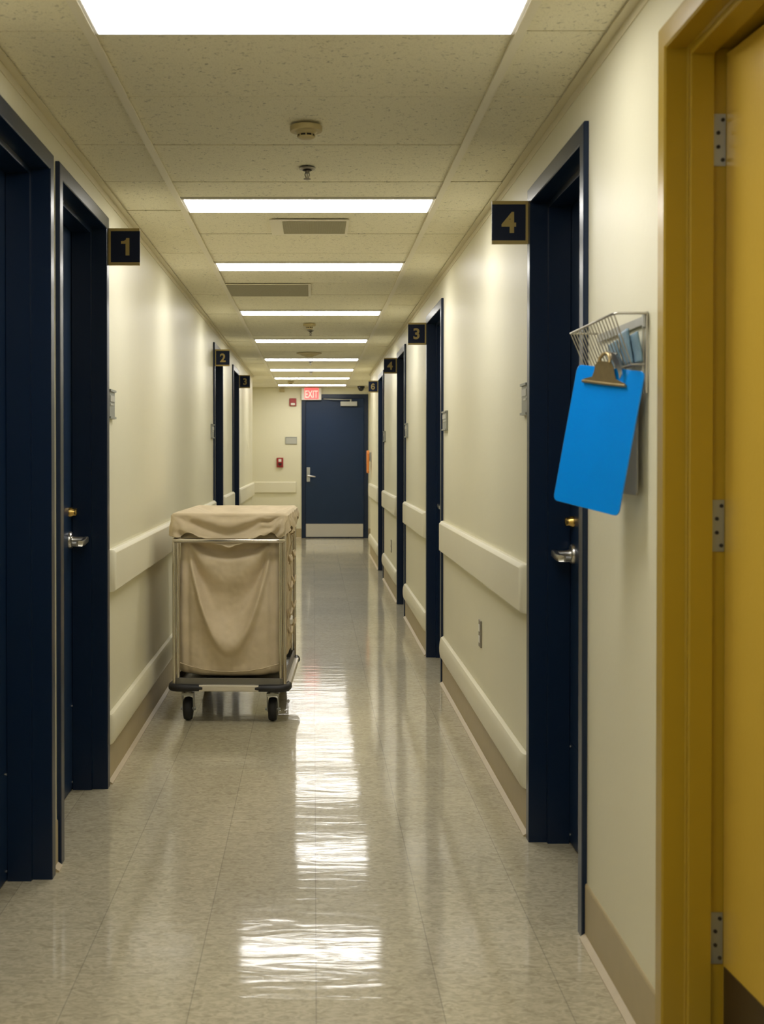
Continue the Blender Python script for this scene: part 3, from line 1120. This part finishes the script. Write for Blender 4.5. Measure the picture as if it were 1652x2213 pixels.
def rrect(hx, hy, r, n=6):
    pts = []
    for cx, cy, a0 in ((hx - r, hy - r, 0), (-hx + r, hy - r, PI / 2), (-hx + r, -hy + r, PI), (hx - r, -hy + r, 3 * PI / 2)):
        for i in range(n + 1):
            a_ = a0 + PI / 2 * i / n
            pts.append((cx + r * math.cos(a_), cy + r * math.sin(a_)))
    return pts


# deck pan
mb = MB()
A = rrect(HX - 0.022, HY - 0.022, 0.035)
B = rrect(HX - 0.034, HY - 0.034, 0.028)
rings = [[(x, y, 0.150) for x, y in A], [(x, y, 0.212) for x, y in A], [(x, y, 0.212) for x, y in B], [(x, y, 0.172) for x, y in B]]
mb.rings(rings)
mb.build('deck', M['deck'], cart, local=True, bevel=0.001)
# bumper strips on four sides with rubber corners
sides = [((-0.14, 0.14), 'f'), ((-0.14, 0.14), 'b'), ((-0.36, 0.36), 'l'), ((-0.36, 0.36), 'r')]
for (u0, u1), sd in sides:
    mb = MB()
    pr = [(0.0, 0.153), (0.020, 0.153), (0.022, 0.157), (0.022, 0.178), (0.020, 0.182), (0.0, 0.182)]
    if sd == 'f':
        fr = lambda u, v, d: (d, -(HY - 0.022) - u, v)
    elif sd == 'b':
        fr = lambda u, v, d: (d, (HY - 0.022) + u, v)
    elif sd == 'l':
        fr = lambda u, v, d: (-(HX - 0.022) - u, d, v)
    else:
        fr = lambda u, v, d: ((HX - 0.022) + u, d, v)
    mb.prism(pr, fr, u0, u1)
    o = mb.build('bumper_strip', M['alu'], cart, local=True)
    o['label'] = 'metal bumper strip'
for sx in (-1, 1):
    for sy in (-1, 1):
        mb = MB()
        path = [(HX - 0.15, HY), (HX - 0.05, HY + 0.002), (HX - 0.028, HY), (HX - 0.012, HY - 0.008), (HX - 0.003, HY - 0.02), (HX, HY - 0.04), (HX + 0.002, HY - 0.06), (HX, HY - 0.12)]
        pts = [Vector((sx * (x - 0.014), sy * (y - 0.014), 0.167)) for x, y in path]
        mb.tube(pts, [0.0155] + [0.0185] * 6 + [0.0155], 12)
        o = mb.build('corner_bumper', M['rubber'], cart, local=True, smooth=50)
        o['label'] = 'black rubber corner bumper'
# posts: paired tubes
for sx in (-1, 1):
    for sy in (-1, 1):
        mb = MB()
        for dx in (-0.0095, 0.0095):
            mb.tube([(sx * PX + dx, sy * PY, 0.165), (sx * PX + dx, sy * PY, RIM - 0.004)], 0.0088, 14)
        mb.build('post', M['chrome'], cart, local=True, smooth=40)
# rim tube and push bars
mb = MB()
rp = rrect(PX, PY, 0.03, 5)
mb.tube([(x, y, RIM) for x, y in rp], 0.009, 10, loop=True)
mb.build('top_rim', M['chrome'], cart, local=True, smooth=40)
for sy in (-1, 1):
    mb = MB()
    z = 0.862
    yb = sy * (PY + 0.028)
    pts = [(-PX - 0.004, sy * (PY + 0.004), z), (-PX - 0.002, sy * (PY + 0.016), z), (-PX + 0.010, sy * (PY + 0.025), z), (-PX + 0.03, yb, z), (PX - 0.03, yb, z), (PX - 0.010, sy * (PY + 0.025), z), (PX + 0.002, sy * (PY + 0.016), z), (PX + 0.004, sy * (PY + 0.004), z)]
    mb.tube(pts, 0.0115, 14)
    mb.build('push_bar', M['chrome'], cart, local=True, smooth=40)
# casters
for sx in (-1, 1):
    for sy in (-1, 1):
        cx, cy = sx * 0.202, sy * 0.395
        wy = cy + (0.012 if sy < 0 else -0.012)
        R_ = 0.056
        mb = MB()
        mb.lathe([(0.026, 0.150), (0.026, 0.142), (0.02, 0.138), (0.02, 0.130)], (cx, cy, 0))
        # fork: bridge and two cheeks
        for s in (-1, 1):
            xo = cx + s * 0.0265
            poly = [(cy - 0.018, 0.133), (cy + 0.018, 0.133), (wy + 0.016, 0.085), (wy + 0.010, 0.045), (wy - 0.010, 0.045), (wy - 0.016, 0.085)]
            mb.prism(poly, lambda u, v, d: (d, u, v), xo - 0.002, xo + 0.002)
        mb.box(cx - 0.0285, cx + 0.0285, cy - 0.02, cy + 0.02, 0.1215, 0.1335)
        mb.lathe([(0.006, -0.036), (0.006, 0.036)], (cx, wy, R_), 'x', 12)
        for s in (-1, 1):
            mb.lathe([(0.0075, s * 0.0288), (0.0075, s * 0.0355)], (cx, wy, R_), 'x', 6)
        cst = mb.build('caster', M['dull_steel'], cart, local=True, smooth=35)
        mb = MB()
        mb.lathe([(0.020, -0.019), (0.044, -0.020), (0.050, -0.0185), (R_ - 0.002, -0.012), (R_, -0.004), (R_, 0.004), (R_ - 0.002, 0.012), (0.050, 0.0185), (0.044, 0.020), (0.020, 0.019)], (cx, wy, R_), 'x', 36)
        o = mb.build('wheel', M['tyre'], cst, local=True, smooth=40)
        o['label'] = 'black rubber wheel'


# ---- canvas bag
def interp(tab, x):
    if x <= tab[0][0]:
        return tab[0][1]
    for (x0, y0), (x1, y1) in zip(tab[:-1], tab[1:]):
        if x <= x1:
            k = (x - x0) / (x1 - x0)
            k = k * k * (3 - 2 * k)
            return y0 + (y1 - y0) * k
    return tab[-1][1]


def perim(hx, hy, r, step=0.006):
    """closed outline with outward normals, starting mid-front, counter-clockwise seen from above"""
    P_ = []
    def seg(x0, y0, x1, y1, nx, ny):
        L = math.hypot(x1 - x0, y1 - y0)
        k = max(1, int(L / step))
        for i in range(k):
            f = i / k
            P_.append((x0 + (x1 - x0) * f, y0 + (y1 - y0) * f, nx, ny))
    def arc(cx, cy, a0):
        k = max(4, int(r * PI / 2 / step))
        for i in range(k):
            a_ = a0 + PI / 2 * i / k
            P_.append((cx + r * math.cos(a_), cy + r * math.sin(a_), math.cos(a_), math.sin(a_)))
    seg(-hx + r, -hy, hx - r, -hy, 0, -1)
    arc(hx - r, -hy + r, -PI / 2)
    seg(hx, -hy + r, hx, hy - r, 1, 0)
    arc(hx - r, hy - r, 0)
    seg(hx - r, hy, -hx + r, hy, 0, 1)
    arc(-hx + r, hy - r, PI / 2)
    seg(-hx, hy - r, -hx, -hy + r, -1, 0)
    arc(-hx + r, -hy + r, PI)
    return P_


BX, BY = 0.236, 0.405
Z_TOP = 0.955
F_CURVE = [(0.0, 0.006), (0.030, -0.014), (0.055, -0.016), (0.10, 0.016), (0.14, 0.017), (0.31, -0.014), (0.34, -0.012), (0.50, 0.044), (0.52, 0.041), (0.555, 0.016), (0.62, 0.010)]


def bag_disp(x, z, hx):
    """front face drape: U-shaped swags hung from the two top corners"""
    s = max(-1, min(1, x / hx))
    t = 0.862 - z
    if t < 0:
        t = 0.0
    U = 1 - (abs(s) / 0.86) ** 2.2
    edge = 1 - max(0.0, abs(s) - 0.62) / 0.38
    edge = max(0.0, edge)
    if U > 0.03:
        kap = t / U
        d = 1.5 * interp(F_CURVE, min(kap, 0.62))
        if kap > 0.62:
            d = 0.015
        w = min(1.0, U * 4.5)
        d = d * w + 0.010 * (1 - w)
    else:
        d = 0.010
    # side gathers: a long vertical fold by each post
    g = math.exp(-((abs(s) - 0.84) / 0.035) ** 2) * -0.020 * min(1, t / 0.05) * (1 - 0.5 * min(1, t / 0.6))
    g += math.exp(-((abs(s) - 0.93) / 0.04) ** 2) * 0.008
    g -= 0.0022 * math.exp(-(x / 0.0045) ** 2)
    g += 0.006 * noise.noise(Vector((x * 9 + 4, 7.7, z * 7)))
    return d * edge + g


KER = ((-0.011, 0.12), (-0.0055, 0.24), (0.0, 0.28), (0.0055, 0.24), (0.011, 0.12))
pts = perim(BX, BY, 0.035, 0.005)
rings = []
zs = [Z_TOP - (Z_TOP - 0.262) * i / 110 for i in range(111)]
for z in zs:
    ring = []
    t = (Z_TOP - z) / (Z_TOP - 0.25)
    for (x, y, nx, ny) in pts:
        xx, yy = x, y
        lower = 0.010 * math.sin(PI * min(1, t)) + 0.004 * t
        d = lower
        if ny < -0.5:
            d += sum(wx * wz * bag_disp(x + ox, z + oz, BX) for ox, wx in KER for oz, wz in KER)
        elif abs(nx) > 0.5:
            d += 0.008 * math.sin(y * 34 + 2.2 * math.sin(z * 5) + (1 if nx > 0 else 0)) * min(1, t * 3) + 0.005 * math.sin(y * 71 + z * 9)
        d += 0.0028 * noise.noise(Vector((x * 16, y * 16, z * 16))) + 0.0015 * noise.noise(Vector((x * 45, y * 45, z * 45)))
        zz = z
        ring.append(Vector((xx + nx * d, yy + ny * d, zz)))
    rings.append(ring)
# bottom: round under to a sagging centre
last = rings[-1]
cxm = 0.0
for k, (f, zz) in enumerate(((1.004, 0.245), (0.995, 0.232), (0.975, 0.222), (0.94, 0.216), (0.85, 0.2145), (0.6, 0.214), (0.2, 0.2135))):
    ring = []
    for v, (x, y, nx, ny) in zip(last, pts):
        s = max(-1, min(1, x / BX))
        lift = 0.030 * abs(s) ** 3 if k < 5 else 0.0
        fx = f if abs(x) > 1e-6 else 1
        ring.append(Vector((v.x * f, v.y * f, zz + lift * (1 - k * 0.2 if k < 5 else 0))))
    rings.append(ring)
mb = MB()
mb.rings(rings, cap=True)
bag = mb.build('canvas_bag', M['canvas'], cart, local=True, smooth=70)
bag['label'] = 'beige canvas bag hanging inside the frame'
# lower seam piping across the front
mb = MB()
seam = []
for i in range(41):
    s = -1 + 2 * i / 40
    x = s * (BX + 0.006)
    z = 0.252 + 0.030 * abs(s) ** 2.2 - 0.012 * (1 - s * s) + 0.0007 * math.sin(i * 1.1)
    seam.append((x, -BY - 0.019 - 0.006 * (1 - s * s), z))
mb.tube(seam, 0.0022, 8)
mb.build('seam', M['canvas'], bag, local=True, smooth=60)

# ---- turned-over top of the bag: swagged skirt over the rim
KX, KY = PX + 0.016, PY + 0.018


def hem(x, y, nx, ny):
    if ny < -0.5:
        s = x / KX
        a = abs(s)
        z = interp([(0, 0.828), (0.16, 0.842), (0.42, 0.872), (0.62, 0.893), (0.78, 0.894), (0.9, 0.880), (1.0, 0.876)], a)
        if s < 0:
            z += 0.006 * math.sin(a * 20) * (a > 0.5)
        else:
            z += 0.008 * math.sin(a * 26 + 1) * (a > 0.55)
        return z
    if nx > 0.3:
        f = (y + KY) / (2 * KY)
        return 0.884 + 0.026 * math.sin(f * 9.0) + 0.012 * math.sin(f * 31) + 0.018 * f
    if nx < -0.3:
        f = (y + KY) / (2 * KY)
        return 0.878 + 0.010 * math.sin(f * 12)
    return 0.86


def skirt_disp(x, y, nx, ny, t, L):
    """t: metres below the rim"""
    if ny < -0.5:
        s = x / KX
        m = min(1, t / 0.03)
        p = t + 0.120 * abs(s) ** 1.5
        d = 0.014 * math.sin(2 * PI * (p / 0.105) - 0.9) * (1 - abs(s) ** 5) * m
        d += 0.005 * math.sin(2 * PI * p / 0.047 + 2.4 * s) * (1 - abs(s) ** 6) * min(1, t / 0.05) * (0.3 + 0.7 * abs(s))
        # creases fanning out of the two top corners
        for sg, kf, am in ((1, 17.0, 0.0075), (-1, 11.0, 0.005)):
            dx = KX * (1 - sg * s)
            r_ = math.hypot(dx, t)
            ph = math.atan2(t, dx + 0.004)
            d += am * math.sin(ph * kf + 1.3 * math.sin(r_ * 60)) * math.exp(-((r_ - 0.085) / 0.055) ** 2) * m
        d += 0.008 * math.exp(-((abs(s) - 0.92) / 0.06) ** 2) * min(1, t / 0.05)
        d -= 0.010 * (1 - abs(s) ** 2) * min(1, max(0, (t - 0.09) / 0.05))
        return d
    f = y / KY
    d = 0.007 * math.sin(f * 15 + t * 28) + 0.005 * math.sin(f * 37 - t * 40)
    return d * min(1, t / 0.03) + 0.004


pts = perim(KX, KY, 0.028, 0.0055)
Z0 = RIM + 0.020
rings = []
# top sheet, sagging a little towards its middle
for f in (0.02, 0.15, 0.3, 0.45, 0.58, 0.70, 0.80, 0.87, 0.92, 0.955, 0.98):
    ring = []
    for (x, y, nx, ny) in pts:
        px, py = x * f, y * f
        e = max(abs(px) / KX, abs(py) / KY)
        sag = -0.052 * (1 - e ** 2.4)
        w = 0.006 * noise.noise(Vector((px * 9, py * 6, 3.3))) * (1 - e ** 6)
        w += 0.004 * math.sin(px * 40 + py * 25) * e * (1 - e ** 8)
        zz = Z0 + sag + w - 0.010 * max(0, (e - 0.955) / 0.045) ** 2
        ring.append(Vector((px, py, zz)))
    rings.append(ring)
for dn, dz in ((0.0, -0.008), (0.004, -0.014)):
    rings.append([Vector((x + nx * dn, y + ny * dn, Z0 + dz + 0.002 * noise.noise(Vector((x * 20, y * 20, 0))))) for (x, y, nx, ny) in pts])
NS = 34
for k in range(1, NS + 1):
    ring = []
    for (x, y, nx, ny) in pts:
        zh = hem(x, y, nx, ny)
        L = (Z0 - 0.014) - zh
        t = L * k / NS
        d = 0.005 + skirt_disp(x, y, nx, ny, t, L)
        d += 0.0025 * noise.noise(Vector((x * 22, y * 22, t * 30)))
        if k >= NS - 1:
            d += 0.0015
        ring.append(Vector((x + nx * d, y + ny * d, Z0 - 0.014 - t)))
    rings.append(ring)
mb = MB()
R = mb.rings(rings, cap=False)
mb.face(R[0][::-1])
o = mb.build('bag_cover', M['canvas'], cart, local=True, smooth=75, solid=0.003)
o['label'] = 'bag top folded over the rim in swags'

# straps and ties down the right side
for yy, zt, zb in ((-0.22, 0.90, 0.33), (0.10, 0.91, 0.30)):
    mb = MB()
    L_, R2 = [], []
    for i in range(31):
        f = i / 30
        z = zt + (zb - zt) * f
        x = 0.262 + 0.006 * math.sin(f * 17) + 0.004 * f
        y = yy + 0.010 * math.sin(f * 9)
        w = 0.013
        L_.append(Vector((x, y - w, z)))
        R2.append(Vector((x + 0.004 * math.sin(f * 23), y + w, z)))
    mb.rings([L_, R2], closed=False, cap=False)
    stp = mb.build('strap', M['canvas'], cart, local=True, smooth=70, solid=0.003)
    for zc in (0.76, 0.63, 0.50, 0.41):
        mb = MB()
        a_ = zc * 9
        path = []
        for q in range(13):
            th = 2 * PI * q / 12
            path.append((0.268 + 0.008 * (1 + math.cos(a_ + th)), yy + 0.022 * math.sin(th), zc + 0.014 * math.sin(2 * th + a_)))
        path.append((0.272, yy + 0.026, zc - 0.030))
        mb.tube(path, 0.0052, 8)
        mb.build('tie', M['canvas'], stp, local=True, smooth=60)
mb = MB()
mb.prism([(-0.02, 0.425), (0.03, 0.440), (0.045, 0.462), (0.01, 0.468), (-0.03, 0.452)], lambda u, v, d: (d, -0.12 + u, v), 0.268, 0.282)
o = mb.build('tag', M['white'], cart, local=True, bevel=0.004)
o['label'] = 'white cloth tag'

# ------------------------------------------------------------------ wire basket on the right wall
BY0, BY1 = 2.72, 3.185
zt_, zb_ = 1.570, 1.462
xo_t, xo_b, xi = 0.642, 0.684, XR - 0.0045
bask = empty('wire_basket', (XR, (BY0 + BY1) / 2, zb_), 'open steel wire basket mounted on the right wall beside the number 4 door', 'wire basket')
mb = MB()
mb.tube([(xi, BY0, zt_), (xo_t + 0.01, BY0, zt_), (xo_t, BY0 + 0.012, zt_), (xo_t, BY1 - 0.006, zt_), (xo_t + 0.008, BY1, zt_), (xi, BY1, zt_)], 0.0028, 10)
mb.build('rim_wire', M['wire'], bask, smooth=50)
mb = MB()
mb.box(xi - 0.003, xi, BY0 + 0.02, BY1, zt_ - 0.022, zt_ - 0.004)
mb.build('back_bar', M['dull_steel'], bask)
mb = MB()
mb.tube([(xi, BY0 + 0.02, zb_), (xo_b, BY0 + 0.02, zb_), (xo_b, BY1 - 0.02, zb_), (xi, BY1 - 0.02, zb_)], 0.0022, 8)
mb.build('bottom_wire', M['wire'], bask, smooth=50)
nw = 17
for i in range(nw):
    f = i / (nw - 1)
    y = BY0 + 0.004 + (BY1 - BY0 - 0.008) * f
    yb = BY0 + 0.02 + (BY1 - BY0 - 0.04) * f
    mb = MB()
    mb.tube([(xo_t, y, zt_), (xo_b, yb, zb_), (xi, yb, zb_ + 0.002)], 0.00155, 6)
    mb.build('wire', M['wire'], bask, smooth=60)
for k, yy in enumerate((BY0 + 0.002, BY0 + 0.03)):
    mb = MB()
    mb.tube([(xi, yy, zt_ + 0.004), (xi, yy, 1.40)], 0.0026, 8)
    mb.build('mounting_wire', M['wire'], bask, smooth=60)
mb = MB().box(xi - 0.006, xi + 0.004, BY0 + 0.006, BY0 + 0.022, zt_ - 0.03, zt_ + 0.004)
mb.build('bracket', M['dull_steel'], bask, bevel=0.002)

# packets in the basket
plabels = ['pale blue folded packet in the wire basket, nearest the mustard door', 'pale blue folded packet in the middle of the wire basket', 'bluish folded packet in the wire basket, leaning farthest back']
for k, (yy, xx, lean, h) in enumerate(((2.775, 0.702, 0.010, 0.066), (2.83, 0.6945, 0.010, 0.078), (2.90, 0.687, 0.012, 0.058))):
    mb = MB()
    rows = []
    for i in range(15):
        v = i / 14
        row = []
        for j in range(9):
            u = j / 8
            z = zb_ + 0.006 + h * v * (1 - 0.08 * u)
            y = yy + 0.085 * (u - 0.5) + 0.012 * v
            x = xx + (lean * (0.5 - v)) * 0.6 + 0.0008 * math.sin(u * 26 + k) + 0.001 * math.sin(v * 5 + k)
            row.append(Vector((x, y, z)))
        rows.append(row)
    mb.rings(rows, closed=False, cap=False)
    o = mb.build('folded_packet', M['packet'], smooth=60, solid=0.004)
    tag(o, plabels[k], 'packet', 'pale blue packets in the wire basket')


# ------------------------------------------------------------------ clipboards
def board_frame(TL, TR, BLh):
    TL, TR = Vector(TL), Vector(TR)
    W = (TR - TL).length
    u = (TR - TL).normalized()
    dn = Vector(BLh) - TL
    dn = (dn - u * dn.dot(u)).normalized()
    n = dn.cross(u)                       # towards the corridor / viewer
    if n.x > 0 and n.y > 0:
        n = -n
    return TL, W, u, dn, n


def clip_mesh(F, uc, w0=0.072, k=1.0):
    """sheet-metal bulldog clip: wide jaw, waisted body, round loop on top"""
    mb = MB()
    # jaw bar, rolled lip
    mb.tube([F(uc - w0, 0.036, 0.006), F(uc, 0.0365, 0.007), F(uc + w0, 0.036, 0.006)], 0.0036 * k, 10)
    poly = [(-w0, 0.037), (w0, 0.037), (w0 * 0.96, 0.031), (0.040, 0.024), (0.034, 0.012), (0.030, -0.002), (0.021, -0.012), (-0.021, -0.012), (-0.030, -0.002), (-0.034, 0.012), (-0.040, 0.024), (-w0 * 0.96, 0.031)]
    # slightly bowed plate: bottom close to the board, top standing off
    A = [F(uc + a * k, b, 0.004 + 0.010 * max(0, (0.037 - b) / 0.05)) for a, b in poly]
    B = [F(uc + a * k, b, 0.0058 + 0.010 * max(0, (0.037 - b) / 0.05)) for a, b in poly]
    mb.rings([A, B])
    mb.tube([F(uc - 0.017, -0.010, 0.015), F(uc - 0.017, -0.018, 0.015), F(uc - 0.010, -0.027, 0.014), F(uc, -0.030, 0.014), F(uc + 0.010, -0.027, 0.014), F(uc + 0.017, -0.018, 0.015), F(uc + 0.017, -0.010, 0.015)], 0.0042, 10)
    return mb


def lever_mesh(F, uc):
    """curved release lever beside the clip loop"""
    mb = MB()
    rings = []
    for a, b, c in ((0.010, -0.026, 0.010), (0.020, -0.027, 0.013), (0.034, -0.021, 0.014), (0.046, -0.010, 0.013), (0.054, 0.004, 0.011), (0.057, 0.016, 0.008)):
        rings.append([F(uc + a - 0.003, b + 0.006, c), F(uc + a + 0.003, b - 0.006, c + 0.001), F(uc + a + 0.003, b - 0.006, c + 0.0035), F(uc + a - 0.003, b + 0.006, c + 0.0025)])
    mb.rings(rings)
    mb.tube([F(uc + 0.006, -0.030, 0.008), F(uc + 0.030, -0.030, 0.008)], 0.004, 10)
    return mb


TL, W, u, dn, n = board_frame((0.607, 2.92, 1.4745), (0.7095, 2.722, 1.4457), (0.557, 2.935, 1.166))
H = 0.316


def F(a, b, c):
    return TL + u * a + dn * b + n * c


clipb = empty('clipboard', F(W / 2, 0, 0), 'bright blue clipboard hanging tilted from the wire basket', 'clipboard')
mb = MB()
outl = [(x + W / 2, y + H / 2) for x, y in rrect(W / 2, H / 2, 0.014, 6)]
mb.prism(outl, lambda a, b, c: F(a, b, c), -0.0018, 0.0018)
mb.build('board', M['blue'], clipb, bevel=0.0008)
o = clip_mesh(F, W * 0.47).build('clip', M['bronze'], clipb, smooth=40)
o['label'] = 'bronze spring clip'
o = lever_mesh(F, W * 0.47).build('release_lever', M['steel'], clipb, smooth=45)
o['label'] = 'silver release lever'

mb = MB()
mb.tube([F(W * 0.47, -0.028, 0.012), F(W * 0.47, -0.036, 0.004), Vector((0.672, 2.845, 1.474)), Vector((0.6765, 2.855, 1.468)), Vector((0.6785, 2.86, 1.463))], 0.0018, 8)
mb.build('hanging_hook', M['wire'], clipb, smooth=60)

FB = lambda a, b, c: Vector((XR - 0.016 - c, 2.98 - a, 1.426 - b))
W2, H2 = 0.228, 0.246
clip2 = empty('clipboard', FB(W2 / 2, 0, 0), 'grey clipboard hanging flat on the wall, mostly hidden behind the blue one', 'clipboard')
mb = MB()
outl = [(x + W2 / 2, y + H2 / 2) for x, y in rrect(W2 / 2, H2 / 2, 0.008, 5)]
mb.prism(outl, lambda a, b, c: FB(a, b, c), -0.0016, 0.0016)
mb.build('board', M['grey_board'], clip2)
o = clip_mesh(FB, W2 * 0.68, 0.05).build('clip', M['steel'], clip2, smooth=40)
o['label'] = 'silver spring clip'

# ------------------------------------------------------------------ camera, world, view
cam = bpy.data.cameras.new('camera')
co = bpy.data.objects.new('camera', cam)
COL.objects.link(co)
FPX = 2750.0
PITCH = math.radians(0.7)
cam.sensor_fit = 'AUTO'
cam.sensor_width = 36
cam.lens = FPX / 2213 * 36
cam.shift_x = (826 - 678) / 2213
cam.shift_y = -((1106.5 - 980.6) - FPX * math.tan(PITCH)) / 2213
co.location = (0, 0, CAM_H)
co.rotation_euler = (PI / 2 - PITCH, 0, 0)
cam.clip_start = 0.05
cam.dof.use_dof = True
cam.dof.focus_distance = 6.1
cam.dof.aperture_fstop = 6.3
SC.camera = co

w = bpy.data.worlds.new('world')
SC.world = w
w.use_nodes = True
w.node_tree.nodes['Background'].inputs[0].default_value = (0.004, 0.004, 0.004, 1)

SC.view_settings.view_transform = 'Standard'
SC.view_settings.look = 'None'
SC.view_settings.gamma = 1
SC.view_settings.exposure = 0.0
SC.view_settings.use_curve_mapping = False
SC.cycles.use_denoising = True
SC.cycles.max_bounces = 14
SC.cycles.diffuse_bounces = 8
SC.cycles.glossy_bounces = 6
SC.cycles.sample_clamp_indirect = 8
SC.cycles.caustics_reflective = False
